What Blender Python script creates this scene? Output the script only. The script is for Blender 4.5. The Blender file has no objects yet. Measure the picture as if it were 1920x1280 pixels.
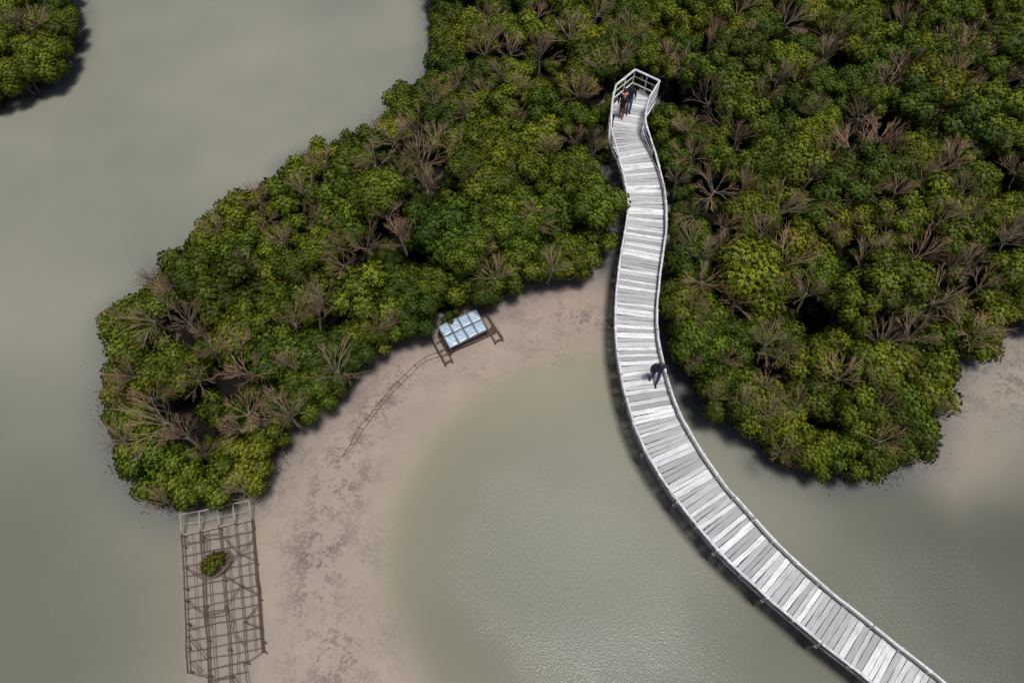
import bpy, math, random
import numpy as np
from mathutils import Vector, Matrix
rnd = random.Random(11)
SC = bpy.context.scene
COL = SC.collection
R = math.radians

# ---------------------------------------------------------------- camera, world, sun, exposure
H = 25.0
F = 1270.0
PITCH = 60.0
cam_d = bpy.data.cameras.new('camera'); cam = bpy.data.objects.new('camera', cam_d); COL.objects.link(cam)
cam.location = (0, 0, H); cam.rotation_euler = (R(90 - PITCH), 0, 0)
cam_d.sensor_width = 36; cam_d.lens = F * 36 / 1920; cam_d.clip_end = 3000; cam_d.clip_start = .5
SC.camera = cam
SUN_EL, SUN_AZ = 77.0, -50.0          # azimuth measured from +X towards +Y
w = bpy.data.worlds.new("World"); SC.world = w; w.use_nodes = True
nt = w.node_tree; bg = nt.nodes['Background']
sky = nt.nodes.new('ShaderNodeTexSky'); sky.sky_type = 'NISHITA'; sky.sun_disc = False
sky.sun_elevation = R(SUN_EL); sky.sun_rotation = R(90 - SUN_AZ); sky.dust_density = 2.0; sky.air_density = 1.0; sky.ozone_density = 1.0
nt.links.new(sky.outputs[0], bg.inputs[0]); bg.inputs[1].default_value = 0.055
sl = bpy.data.lights.new('sun', 'SUN'); sl.energy = 3.05; sl.angle = R(12); sl.color = (1, .965, .91)
so = bpy.data.objects.new('sun', sl); COL.objects.link(so); so.location = (30, 5, 60)
sd = Vector((math.cos(R(SUN_EL)) * math.cos(R(SUN_AZ)), math.cos(R(SUN_EL)) * math.sin(R(SUN_AZ)), math.sin(R(SUN_EL))))
so.rotation_euler = sd.to_track_quat('Z', 'Y').to_euler()
SC.view_settings.view_transform = 'Standard'; SC.view_settings.look = 'None'
SC.view_settings.exposure = 0.0; SC.view_settings.gamma = 1
SC.render.engine = 'CYCLES'

# ---------------------------------------------------------------- helpers
cP, sP = math.sin(R(PITCH)), math.cos(R(PITCH))
def at(px, py, z=0.0):
    """point of the world at height z that the photograph shows at (px, py)"""
    x = (px - 960) / F; y = -(py - 640) / F
    d = Vector((x, y * cP + sP, y * sP - cP))
    t = (z - H) / d.z
    return Vector((d.x * t, d.y * t, z))
def to_px(p):
    v = Vector(p) - Vector((0, 0, H))
    yl = v.y * cP + v.z * sP; zl = v.y * sP - v.z * cP
    return 960 + F * v.x / zl, 640 - F * yl / zl
def mesh_obj(name, verts, faces, mat, parent=None, smooth=False, attrs=None):
    me = bpy.data.meshes.new(name); me.from_pydata([tuple(v) for v in verts], [], faces)
    if attrs:
        for k, vals in attrs.items():
            a = me.attributes.new(k, 'FLOAT', 'POINT'); a.data.foreach_set('value', vals)
    if smooth: me.polygons.foreach_set('use_smooth', [True] * len(me.polygons))
    me.materials.append(mat); me.update()
    o = bpy.data.objects.new(name, me); COL.objects.link(o)
    if parent: o.parent = parent
    return o
def empty(name, loc=(0, 0, 0), rz=0, label=None, cat=None, group=None):
    o = bpy.data.objects.new(name, None); COL.objects.link(o); o.location = loc; o.rotation_euler = (0, 0, rz)
    o.empty_display_size = .2
    tag(o, label, cat, group); return o
def tag(o, label=None, cat=None, group=None, kind=None):
    if label: o['label'] = label
    if cat: o['category'] = cat
    if group: o['group'] = group
    if kind: o['kind'] = kind
    return o
class MB:
    def __init__(s): s.v = []; s.f = []; s.a = []
    def box(s, c, ux, uy, uz, a=0.0):
        c = Vector(c); n = len(s.v)
        for sx in (-1, 1):
            for sy in (-1, 1):
                for sz in (-1, 1): s.v.append(c + ux * sx + uy * sy + uz * sz); s.a.append(a)
        for q in ((0, 1, 3, 2), (4, 6, 7, 5), (0, 4, 5, 1), (2, 3, 7, 6), (0, 2, 6, 4), (1, 5, 7, 3)):
            s.f.append(tuple(n + k for k in q))
    def tube(s, pts, rs, seg=6, a=0.0, cap=True):
        pts = [Vector(p) for p in pts]
        if not hasattr(rs, '__len__'): rs = [rs] * len(pts)
        aa = a if hasattr(a, '__len__') else [a] * len(pts)
        n0 = len(s.v); prev = None
        for i, p in enumerate(pts):
            t = (pts[min(i + 1, len(pts) - 1)] - pts[max(i - 1, 0)]).normalized()
            if prev is None: u = t.cross(Vector((.31, .52, .8))).normalized()
            else: u = (prev - t * prev.dot(t)).normalized()
            prev = u; b = t.cross(u)
            for k in range(seg):
                an = 2 * math.pi * k / seg
                s.v.append(p + (u * math.cos(an) + b * math.sin(an)) * rs[i]); s.a.append(aa[i])
        for i in range(len(pts) - 1):
            for k in range(seg):
                a0 = n0 + i * seg + k; a1 = n0 + i * seg + (k + 1) % seg
                s.f.append((a0, a1, a1 + seg, a0 + seg))
        if cap:
            s.f.append(tuple(n0 + k for k in range(seg))[::-1])
            e = n0 + (len(pts) - 1) * seg; s.f.append(tuple(e + k for k in range(seg)))
    def ball(s, c, r, seg=10, rings=7, sc=(1, 1, 1), a=0.0):
        c = Vector(c); n = len(s.v)
        for i in range(rings + 1):
            th = math.pi * i / rings
            for k in range(seg):
                ph = 2 * math.pi * k / seg
                s.v.append(c + Vector((r * sc[0] * math.sin(th) * math.cos(ph), r * sc[1] * math.sin(th) * math.sin(ph), r * sc[2] * math.cos(th)))); s.a.append(a)
        for i in range(rings):
            for k in range(seg):
                q = n + i * seg + k; q2 = n + i * seg + (k + 1) % seg
                s.f.append((q, q2, q2 + seg, q + seg)[::-1])
    def build(s, name, mat, parent=None, smooth=False, attr=None):
        return mesh_obj(name, s.v, s.f, mat, parent, smooth, {attr: s.a} if attr else None)
def crv(pts, n=8):
    """Catmull-Rom through points"""
    P = [Vector(p) for p in pts]; P = [P[0] * 2 - P[1]] + P + [P[-1] * 2 - P[-2]]; out = []
    for i in range(1, len(P) - 2):
        for k in range(n):
            t = k / n; a, b, c, d = P[i - 1:i + 3]
            out.append(.5 * ((2 * b) + (c - a) * t + (2 * a - 5 * b + 4 * c - d) * t * t + (3 * b - a - 3 * c + d) * t ** 3))
    out.append(P[-2]); return out
def arc(P):
    s = [0.0]
    for i in range(1, len(P)): s.append(s[-1] + (P[i] - P[i - 1]).length)
    return s
def at_arc(P, S, d):
    d = max(0, min(S[-1] - 1e-6, d)); i = int(np.searchsorted(S, d, side='right')) - 1; i = min(max(i, 0), len(P) - 2)
    t = (d - S[i]) / max(1e-9, S[i + 1] - S[i]); return P[i].lerp(P[i + 1], t)
def inside(p, poly):
    x, y = p[0], p[1]; c = False; j = len(poly) - 1
    for i in range(len(poly)):
        xi, yi, xj, yj = poly[i][0], poly[i][1], poly[j][0], poly[j][1]
        if (yi > y) != (yj > y) and x < (xj - xi) * (y - yi) / (yj - yi) + xi: c = not c
        j = i
    return c
def sdist(X, Y, poly):
    """signed distance (positive inside) for numpy arrays"""
    d = np.full(X.shape, 1e9); ins = np.zeros(X.shape, bool); n = len(poly)
    for i in range(n):
        ax, ay = poly[i][0], poly[i][1]; bx, by = poly[(i + 1) % n][0], poly[(i + 1) % n][1]
        ex, ey = bx - ax, by - ay; L = ex * ex + ey * ey + 1e-12
        t = np.clip(((X - ax) * ex + (Y - ay) * ey) / L, 0, 1)
        d = np.minimum(d, np.hypot(X - ax - t * ex, Y - ay - t * ey))
        if abs(ey) > 1e-9:
            ins ^= ((ay > Y) != (by > Y)) & (X < ex * (Y - ay) / ey + ax)
    return np.where(ins, d, -d)
def ldist(X, Y, line):
    d = np.full(X.shape, 1e9)
    for i in range(len(line) - 1):
        ax, ay = line[i][0], line[i][1]; bx, by = line[i + 1][0], line[i + 1][1]
        ex, ey = bx - ax, by - ay; L = ex * ex + ey * ey + 1e-12
        t = np.clip(((X - ax) * ex + (Y - ay) * ey) / L, 0, 1)
        d = np.minimum(d, np.hypot(X - ax - t * ex, Y - ay - t * ey))
    return d
def sstep(a, b, x): t = np.clip((x - a) / (b - a), 0, 1); return t * t * (3 - 2 * t)

# ---------------------------------------------------------------- materials
class NT:
    def __init__(s, name):
        s.m = bpy.data.materials.new(name); s.m.use_nodes = True; s.t = s.m.node_tree; s.b = s.t.nodes['Principled BSDF']
        s.out = s.t.nodes['Material Output']
    def n(s, typ, **kw):
        x = s.t.nodes.new(typ)
        for k, v in kw.items(): setattr(x, k, v)
        return x
    def l(s, a, b): s.t.links.new(a, b)
    def sock(s, x, i):
        if hasattr(x, 'is_linked'): s.l(x, i)
        else: i.default_value = x
    def math(s, op, a, b=0.0, clamp=False):
        x = s.n('ShaderNodeMath', operation=op, use_clamp=clamp); s.sock(a, x.inputs[0]); s.sock(b, x.inputs[1]); return x.outputs[0]
    def mix(s, f, a, b, mode='MIX'):
        x = s.n('ShaderNodeMix', data_type='RGBA', blend_type=mode)
        s.sock(f, x.inputs[0])
        for v, i in ((a, 6), (b, 7)):
            if hasattr(v, 'is_linked'): s.l(v, x.inputs[i])
            else: x.inputs[i].default_value = (*v, 1) if len(v) == 3 else v
        return x.outputs[2]
    def attr(s, name): x = s.n('ShaderNodeAttribute', attribute_name=name); return x.outputs['Fac']
    def noise(s, scale, detail=2, rough=.5, vec=None, sc=None, dist=0):
        x = s.n('ShaderNodeTexNoise'); x.inputs['Scale'].default_value = scale; x.inputs['Detail'].default_value = detail
        x.inputs['Roughness'].default_value = rough; x.inputs['Distortion'].default_value = dist
        if vec is None:
            tc = s.n('ShaderNodeTexCoord'); vec = tc.outputs['Object']
        if sc:
            mp = s.n('ShaderNodeMapping'); mp.inputs['Scale'].default_value = sc; s.l(vec, mp.inputs[0]); vec = mp.outputs[0]
        s.l(vec, x.inputs['Vector']); return x.outputs['Fac']
    def ramp(s, f, a, b, clamp=True):
        x = s.n('ShaderNodeMapRange'); s.sock(f, x.inputs[0]); x.inputs[1].default_value = a; x.inputs[2].default_value = b; return x.outputs[0]
    def bump(s, h, strength, dist=.02):
        x = s.n('ShaderNodeBump'); s.sock(strength, x.inputs['Strength']); x.inputs['Distance'].default_value = dist; s.l(h, x.inputs['Height'])
        s.l(x.outputs[0], s.b.inputs['Normal'])
    def set(s, **kw):
        for k, v in kw.items():
            i = s.b.inputs[k.replace('_', ' ')]
            if hasattr(v, 'is_linked'): s.l(v, i)
            else: i.default_value = (*v, 1) if isinstance(v, tuple) and len(v) == 3 else v
        return s.m

def mat_water():
    m = NT('tidal_water')
    mud, silt, rip, deep, deb, shore = (m.attr(k) for k in ('mud', 'silt', 'ripple', 'deep', 'debris', 'shore'))
    big = m.noise(.11, 3, .5); mid = m.noise(.6, 4, .6)
    base = m.mix(m.ramp(big, .32, .68), (.212, .216, .176), (.282, .276, .218))
    base = m.mix(m.math('MULTIPLY', silt, .9), base, (.320, .288, .200))
    base = m.mix(deep, base, (.112, .114, .088))  # darker water patches; the boardwalk channel's shade is put in here too
    mudc = m.mix(m.ramp(mid, .3, .72), (.395, .318, .262), (.335, .272, .228))
    mudm = m.math('MULTIPLY', mud, m.ramp(m.math('ADD', m.math('MULTIPLY', mud, 1.2), m.math('MULTIPLY', mid, .5)), .3, .75))
    base = m.mix(mudm, base, mudc)
    base = m.mix(m.math('MULTIPLY', shore, .62), base, (.105, .112, .135))  # bank shade and sky reflection put into the colour; also tints rack mud
    # dark specks of algae and leaf litter lying on the mud
    sp = m.noise(8.5, 5, .8); sp2 = m.noise(1.1, 4, .65); sp3 = m.noise(34, 2, .6)
    spm = m.math('MULTIPLY', m.ramp(m.math('ADD', sp, m.math('MULTIPLY', m.math('SUBTRACT', sp2, .5), .9)), .50, .60), m.ramp(sp3, .36, .54))
    spk = m.math('MULTIPLY', spm, deb, clamp=True)
    base = m.mix(m.math('MULTIPLY', spk, .95), base, (.085, .070, .068))
    fine = m.noise(30, 3, .7)
    base = m.mix(m.math('MULTIPLY', m.math('SUBTRACT', fine, .5), .35), base, (1, 1, 1), 'OVERLAY')
    r1 = m.noise(12, 3, .6, sc=(1, 1.35, 1), dist=.6); r2 = m.noise(1.6, 3, .5)
    hgt = m.math('ADD', r1, m.math('MULTIPLY', r2, .25))
    gust = m.ramp(m.noise(.22, 3, .5), .38, .62)
    st = m.math('ADD', m.math('MULTIPLY', rip, m.math('ADD', m.math('MULTIPLY', gust, .5), .5)), .03)
    m.bump(hgt, m.math('MULTIPLY', st, .42), .06)
    return m.set(Base_Color=base, Roughness=m.math('ADD', m.math('ADD', .09, m.math('MULTIPLY', mud, .10)), m.math('MULTIPLY', rip, .28)), IOR=1.34, Specular_IOR_Level=.5)

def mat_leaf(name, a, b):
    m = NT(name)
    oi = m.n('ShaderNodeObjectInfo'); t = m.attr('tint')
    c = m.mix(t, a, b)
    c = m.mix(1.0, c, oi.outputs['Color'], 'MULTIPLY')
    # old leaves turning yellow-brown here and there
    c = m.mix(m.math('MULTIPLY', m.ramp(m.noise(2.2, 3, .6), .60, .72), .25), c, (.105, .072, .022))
    m.set(Base_Color=c, Roughness=.6, Specular_IOR_Level=.2)
    tr = m.n('ShaderNodeBsdfTranslucent'); m.l(m.mix(.5, c, (.10, .16, .01)), tr.inputs[0])
    mx = m.n('ShaderNodeMixShader'); mx.inputs[0].default_value = .08
    m.l(m.b.outputs[0], mx.inputs[1]); m.l(tr.outputs[0], mx.inputs[2]); m.l(mx.outputs[0], m.out.inputs[0])
    return m.m
def mat_bark(name, a, b, c):
    m = NT(name); t = m.attr('tint')
    col = m.mix(m.ramp(t, .2, .9), a, b)
    col = m.mix(m.ramp(m.noise(9, 3), .4, .7), col, c)
    oi = m.n('ShaderNodeObjectInfo'); col = m.mix(1.0, col, oi.outputs['Color'], 'MULTIPLY')
    return m.set(Base_Color=col, Roughness=.85)
def mat_ground():
    m = NT('forest_mud'); n = m.noise(3, 5, .7)
    c = m.mix(m.ramp(n, .35, .7), (.006, .005, .004), (.016, .013, .010))
    m.bump(n, .8, .1); return m.set(Base_Color=c, Roughness=.9, Specular_IOR_Level=.12)
def mat_planks():
    m = NT('weathered_planks'); t = m.attr('tone'); u = m.attr('along'); v = m.attr('across'); sd_ = m.attr('seed')
    cb = m.n('ShaderNodeCombineXYZ'); m.l(m.math('MULTIPLY', u, 2.2), cb.inputs[0]); m.l(m.math('MULTIPLY', v, 26), cb.inputs[1]); m.l(m.math('MULTIPLY', sd_, 91), cb.inputs[2])
    g = m.noise(1.0, 5, .7, vec=cb.outputs[0]); 
    cb2 = m.n('ShaderNodeCombineXYZ'); m.l(m.math('MULTIPLY', u, .9), cb2.inputs[0]); m.l(m.math('MULTIPLY', v, 7), cb2.inputs[1]); m.l(m.math('MULTIPLY', sd_, 57), cb2.inputs[2])
    g2 = m.noise(1.0, 3, .6, vec=cb2.outputs[0])
    c = m.mix(t, (.30, .30, .31), (.95, .95, .95))
    c = m.mix(m.math('MULTIPLY', m.ramp(g2, .45, .68), .42), c, (.40, .41, .44))
    c = m.mix(m.math('MULTIPLY', m.ramp(g, .50, .68), .60), c, (.20, .20, .21))
    sp = m.noise(2.3, 4, .7); c = m.mix(m.math('MULTIPLY', m.ramp(sp, .52, .68), .38), c, (.36, .32, .27))
    ed = m.math('MULTIPLY', m.ramp(m.noise(.9, 4, .6), .42, .62), .16); c = m.mix(ed, c, (.30, .29, .28))
    m.bump(g, .25, .01); return m.set(Base_Color=c, Roughness=.75)
def mat_simple(name, a, b, scale=6, rough=.7, bump=.2, lo=.38, hi=.65, **kw):
    m = NT(name); n = m.noise(scale, 4, .65); c = m.mix(m.ramp(n, lo, hi), a, b)
    if bump: m.bump(n, bump, .01)
    return m.set(Base_Color=c, Roughness=rough, **kw)
M = dict(
    water=mat_water(), ground=mat_ground(), planks=mat_planks(),
    leaf=mat_leaf('mangrove_leaf', (.028, .046, .004), (.250, .290, .020)),
    litter=mat_bark('shore_litter', (.030, .026, .018), (.085, .055, .040), (.025, .022, .018)),
    bark=mat_bark('mangrove_bark', (.10, .085, .07), (.16, .13, .10), (.07, .06, .05)),
    twig=mat_bark('bare_twig', (.13, .11, .09), (.39, .25, .145), (.20, .15, .105)),
    rail=mat_simple('white_weathered_rail', (.82, .82, .85), (.52, .52, .55), 5, .6),
    timber=mat_simple('grey_timber', (.33, .31, .29), (.18, .165, .15), 5, .8),
    wetpile=mat_simple('wet_pile', (.20, .18, .16), (.10, .09, .08), 7, .7),
    stick=mat_simple('dark_stick', (.080, .052, .042), (.14, .095, .075), 6, .85),
    palestick=mat_simple('bleached_stick', (.46, .40, .36), (.30, .25, .22), 6, .85),
    midstick=mat_simple('brown_stick', (.20, .135, .105), (.11, .075, .058), 6, .85),
    rope=mat_simple('old_rope', (.12, .085, .07), (.17, .125, .10), 12, .9),
    skin=mat_simple('skin', (.48, .27, .19), (.42, .23, .16), 20, .55, 0),
    eye=mat_simple('eye_dark', (.02, .015, .012), (.03, .02, .02), 20, .3, 0),
)
def mat_sheet():
    m = NT('galvanised_sheet'); tc = m.n('ShaderNodeTexCoord').outputs['Object']
    n = m.noise(3.0, 5, .7, vec=tc, sc=(1, 2.5, 1), dist=1.2); n2 = m.noise(14, 3, .7)
    c = m.mix(m.ramp(n, .35, .68), (.50, .63, .74), (.26, .37, .48))
    c = m.mix(m.math('MULTIPLY', m.ramp(n2, .55, .7), .35), c, (.22, .26, .30))
    m.bump(n, .5, .03); return m.set(Base_Color=c, Roughness=.42, Metallic=.25)
M['sheet'] = mat_sheet()
def cloth(name, a): 
    if name not in M: M[name] = mat_simple(name, a, tuple(x * .65 for x in a), 14, .85, .3)
    return M[name]

# ---------------------------------------------------------------- outlines traced from the photograph, laid on the ground
CZ = 1.5
LEFT = [(800,-60),(812,0),(817,60),(806,140),(757,182),(718,222),(690,248),(640,265),(588,280),(534,308),(528,345),(492,352),(432,380),(398,428),(338,488),
        (296,500),(268,550),(206,590),(212,640),(216,690),(198,742),(208,800),(230,872),(272,922),(330,950),(398,941),(458,918),(494,884),(526,850),(530,790),
        (590,758),(640,715),(695,650),(752,625),(830,600),(880,572),(930,556),(968,530),(1010,508),(1080,500),(1130,485),(1150,430),(1153,380),(1147,330),(1132,285),
        (1134,240),(1136,190),(1142,150),(1180,112),(1180,-60)]
RIGHT = [(1180,-60),(1180,112),(1240,132),(1246,165),(1228,205),(1230,252),(1250,308),(1262,350),(1266,400),(1270,470),(1266,540),(1262,600),(1272,650),(1302,715),(1350,765),(1436,805),
         (1452,850),(1500,870),(1580,890),(1640,890),(1700,856),(1742,830),(1750,790),(1770,740),(1782,690),(1790,676),(1845,655),(1868,622),(1900,598),(1990,590),(1990,-60)]
ISLE = [(-70,-60),(130,-60),(130,0),(134,40),(122,92),(92,126),(40,152),(-10,166),(-70,180)]
wpoly = {k: [at(x, y, CZ) for x, y in v] for k, v in (('left', LEFT), ('right', RIGHT), ('isle', ISLE))}

# ---------------------------------------------------------------- water and mudbank
def axis(lo, hi, step, far):
    a = list(np.arange(lo, hi + 1e-6, step)); s = step; x = lo; pre = []
    while x > -far: s *= 1.35; x -= s; pre.append(x)
    s = step; x = hi; post = []
    while x < far: s *= 1.35; x += s; post.append(x)
    return np.array(pre[::-1] + a + post)
MUD = [(455,1330),(458,1250),(470,1100),(470,980),(480,920),(520,840),(585,760),(690,650),(760,610),(830,590),(900,560),(990,500),(1100,490),(1140,520),(1150,600),(1145,650),
       (1080,655),(980,690),(890,735),(815,800),(762,880),(728,960),(712,1050),(716,1130),(738,1200),(800,1330)]
MUD2 = [(1990,560),(1870,600),(1790,680),(1745,790),(1730,870),(1790,920),(1865,885),(1925,800),(1990,760)]
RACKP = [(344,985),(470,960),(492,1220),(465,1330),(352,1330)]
def fields(X, Y):
    W = lambda L: [at(x, y, 0) for x, y in L]
    d = sdist(X, Y, W(MUD)); mud = sstep(-1.3, 1.1, d)
    d2 = sdist(X, Y, W(MUD2)); mud = np.maximum(mud, .58 * sstep(-2.6, 1.4, d2))
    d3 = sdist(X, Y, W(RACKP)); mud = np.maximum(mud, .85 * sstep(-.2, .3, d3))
    silt = sstep(-5.5, .5, d) * .8
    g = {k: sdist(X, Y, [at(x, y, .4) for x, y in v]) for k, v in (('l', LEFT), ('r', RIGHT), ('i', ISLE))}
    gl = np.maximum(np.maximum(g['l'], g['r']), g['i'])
    shore = sstep(-1.7, -.1, gl) * .8  # painted shade and reflection, fading outward from the groves
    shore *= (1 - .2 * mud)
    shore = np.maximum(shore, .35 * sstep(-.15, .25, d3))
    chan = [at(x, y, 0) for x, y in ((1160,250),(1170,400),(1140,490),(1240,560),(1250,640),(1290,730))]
    shore = np.maximum(shore, sstep(1.9, .5, ldist(X, Y, chan)) * .85)  # channel by the boardwalk: forest shade and reflection painted as a blue tint
    def blob(x, y, rx, ry=None):
        c = at(x, y, 0); return np.exp(-(((X - c.x) / rx) ** 2 + ((Y - c.y) / (ry or rx)) ** 2))
    rip = .05 + blob(500, 260, 7, 5) * .55 + blob(120, 440, 4.5, 4) * .6 + blob(850, 920, 3.2, 3) * .6 + blob(1080, 1060, 6, 3.4) * 1.0 + blob(850, 1050, 3, 3) * .4 \
        + blob(1800, 1180, 4, 3) * .9 + blob(1700, 1000, 4, 3) * .3 + blob(90, 1090, 5, 4) * .7 + blob(60, 750, 3, 5) * .45 + blob(1150, 850, 3, 3) * .35 + blob(620, 40, 4, 5) * .35
    rip = np.clip(rip, 0, 1) * sstep(-.3, -4.2, d) * (1 - mud)
    deep = blob(40, 1220, 6.5, 7) * .6 + blob(1900, 1230, 7, 5.5) * .75 + blob(1650, 900, 4, 4) * .35 + blob(900, 1230, 5, 3) * .35 + blob(60, 420, 6, 3.5) * .08 \
        + blob(1920, 1000, 4, 5) * .55 + blob(0, 900, 5, 6) * .2 + blob(850, 950, 4, 4) * .2 + blob(1380, 1230, 5, 3) * .35
    deep = np.clip(deep, 0, .95) * (1 - mud)
    deep = np.maximum(deep, .75 * sstep(1.9, .6, ldist(X, Y, chan)))  # same channel darkened in colour to stand for forest shade
    deb = .35 * sstep(-2.2, 0, gl) * (mud > .3) + .10 * sstep(.6, 1, mud)
    dl = ldist(X, Y, W([(760, 700), (690, 790), (640, 860), (615, 930)]))
    deb = np.maximum(deb, .75 * sstep(1.5, .2, dl))
    for x, y, rx, ry, s in ((650, 900, 1.2, 1.6, .9), (600, 1030, 1.3, 1.7, 1.0), (590, 1120, 1.1, 1.3, .8), (630, 1230, 1.6, 1.5, .85), (680, 1030, 1.2, 1.5, .35), (1080, 600, 2.2, .9, .75),
                            (960, 600, 1.4, .8, .4), (1870, 700, 2.4, 2.2, .8), (520, 900, 1, 1.5, .6), (1010, 650, 2, 1, .35), (860, 690, 2, .7, .5)):
        deb = np.maximum(deb, s * blob(x, y, rx, ry))
    rim = sstep(-1.1, -.05, gl) * .9; deb = np.maximum(deb, rim * (mud > .25) * .8)
    return dict(mud=mud, silt=silt, ripple=rip, deep=deep, debris=np.clip(deb, 0, 1), shore=np.clip(shore, 0, .9))
ax, ay = axis(-30, 30, .22, 420), axis(-2, 46, .22, 420)
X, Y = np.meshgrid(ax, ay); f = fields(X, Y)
def grid_obj(name, X, Y, Z, f, mat, keep=None):
    ny, nx = X.shape; idx = np.arange(ny * nx).reshape(ny, nx)
    fa = np.stack([idx[:-1, :-1], idx[:-1, 1:], idx[1:, 1:], idx[1:, :-1]], -1).reshape(-1, 4)
    if keep is not None:
        k = keep.reshape(-1); fa = fa[k[fa].all(1)]
        used = np.unique(fa); remap = -np.ones(ny * nx, int); remap[used] = np.arange(len(used)); fa = remap[fa]
    else: used = np.arange(ny * nx)
    V = np.stack([X.ravel(), Y.ravel(), Z.ravel()], 1)[used]
    return mesh_obj(name, V.tolist(), fa.tolist(), mat, None, True, {k: v.ravel()[used].astype(np.float32) for k, v in f.items()})
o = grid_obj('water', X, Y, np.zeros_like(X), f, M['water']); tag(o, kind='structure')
gx, gy = np.arange(-20, 30, .16), np.arange(-1.5, 32, .16)
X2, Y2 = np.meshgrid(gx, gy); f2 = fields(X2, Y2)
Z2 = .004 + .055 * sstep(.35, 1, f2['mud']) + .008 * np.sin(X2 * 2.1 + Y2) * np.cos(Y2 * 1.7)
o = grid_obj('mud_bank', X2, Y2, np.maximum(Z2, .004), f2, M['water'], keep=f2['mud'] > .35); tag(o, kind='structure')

# ground under the mangroves: a low hummocky bank, its edge uneven
def bank(name, poly, seed):
    P = [at(x, y, .35) for x, y in poly]
    xs = [p.x for p in P]; ys = [p.y for p in P]
    gx = np.arange(min(xs) - .6, max(xs) + .6, .22); gy = np.arange(min(ys) - .6, max(ys) + .6, .22)
    X, Y = np.meshgrid(gx, gy); d = sdist(X, Y, P) - .1 + .22 * np.sin(X * 2.3 + seed) * np.sin(Y * 2.9 + seed * 2) + .12 * np.sin(X * 6.1) * np.sin(Y * 5.3)
    Z = -.05 + .28 * sstep(-.15, 1.1, d) + .03 * np.sin(X * 3.3) * np.sin(Y * 3.9)
    o = grid_obj(name, X, Y, Z, {}, M['ground'], keep=d > -.2); tag(o, kind='structure'); return o
for i, (k, p) in enumerate((('left', LEFT), ('right', RIGHT), ('isle', ISLE))): bank('forest_ground', p, i * 1.7)

# ---------------------------------------------------------------- boardwalk
DZ = 1.3
Lr = [(1155,160),(1149,185),(1147,212),(1148,240),(1156,285),(1166,322),(1175,368),(1176,405),(1168,455),(1160,505),(1155,555),(1153,605),(1155,650),(1161,692),
      (1171,738),(1183,783),(1200,828),(1223,871),(1250,914),(1283,958),(1317,1000),(1356,1045),(1400,1087),(1453,1135),(1500,1174),(1552,1218),(1589,1246),(1632,1280),(1690,1326),(1770,1390)]
Rr = [(1217,185),(1212,205),(1212,226),(1220,266),(1232,308),(1243,350),(1248,395),(1248,435),(1242,478),(1236,522),(1232,568),(1231,602),(1233,636),(1240,673),(1248,704),
      (1259,742),(1269,768),(1285,800),(1314,849),(1355,908),(1399,958),(1444,1009),(1499,1062),(1552,1108),(1589,1138),(1653,1189),(1703,1229),(1765,1278),(1830,1330),(1915,1398)]
def railh(py):
    t = min(1, max(0, (py - 205) / 110)); t = t * t * (3 - 2 * t); return 1.2 * (1 - t) + .30 * t
def base(px, py):
    h = railh(py); a = h if py < 240 else h * (1 - .5 * min(1, (py - 240) / 80)); return at(px, py, DZ + a)
def flat(v): return Vector((v.x, v.y, 0))
Lw = crv([flat(base(*p)) for p in Lr], 10); Rw = crv([flat(base(*p)) for p in Rr], 10)
hL = [railh(to_px((p.x, p.y, DZ + .6))[1] + 0) for p in Lw]; hR = [railh(to_px((p.x, p.y, DZ + .6))[1]) for p in Rw]
ctr = []
for p in Lw:
    q = min(Rw, key=lambda r: (r - p).length); ctr.append((p + q) / 2)
for _ in range(40):
    ctr = [ctr[0]] + [(ctr[i - 1] + ctr[i] * 2 + ctr[i + 1]) / 4 for i in range(1, len(ctr) - 1)] + [ctr[-1]]
CS = arc(ctr)
def hit(c, d, line, pos):
    best = None
    for i in range(len(line) - 1):
        a, b = line[i], line[i + 1]; e = b - a; den = d.x * e.y - d.y * e.x
        if abs(den) < 1e-9: continue
        t = ((a.x - c.x) * e.y - (a.y - c.y) * e.x) / den; u = ((a.x - c.x) * d.y - (a.y - c.y) * d.x) / den
        if 0 <= u <= 1 and t > 0 and (best is None or t < best): best = t
    return best
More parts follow.
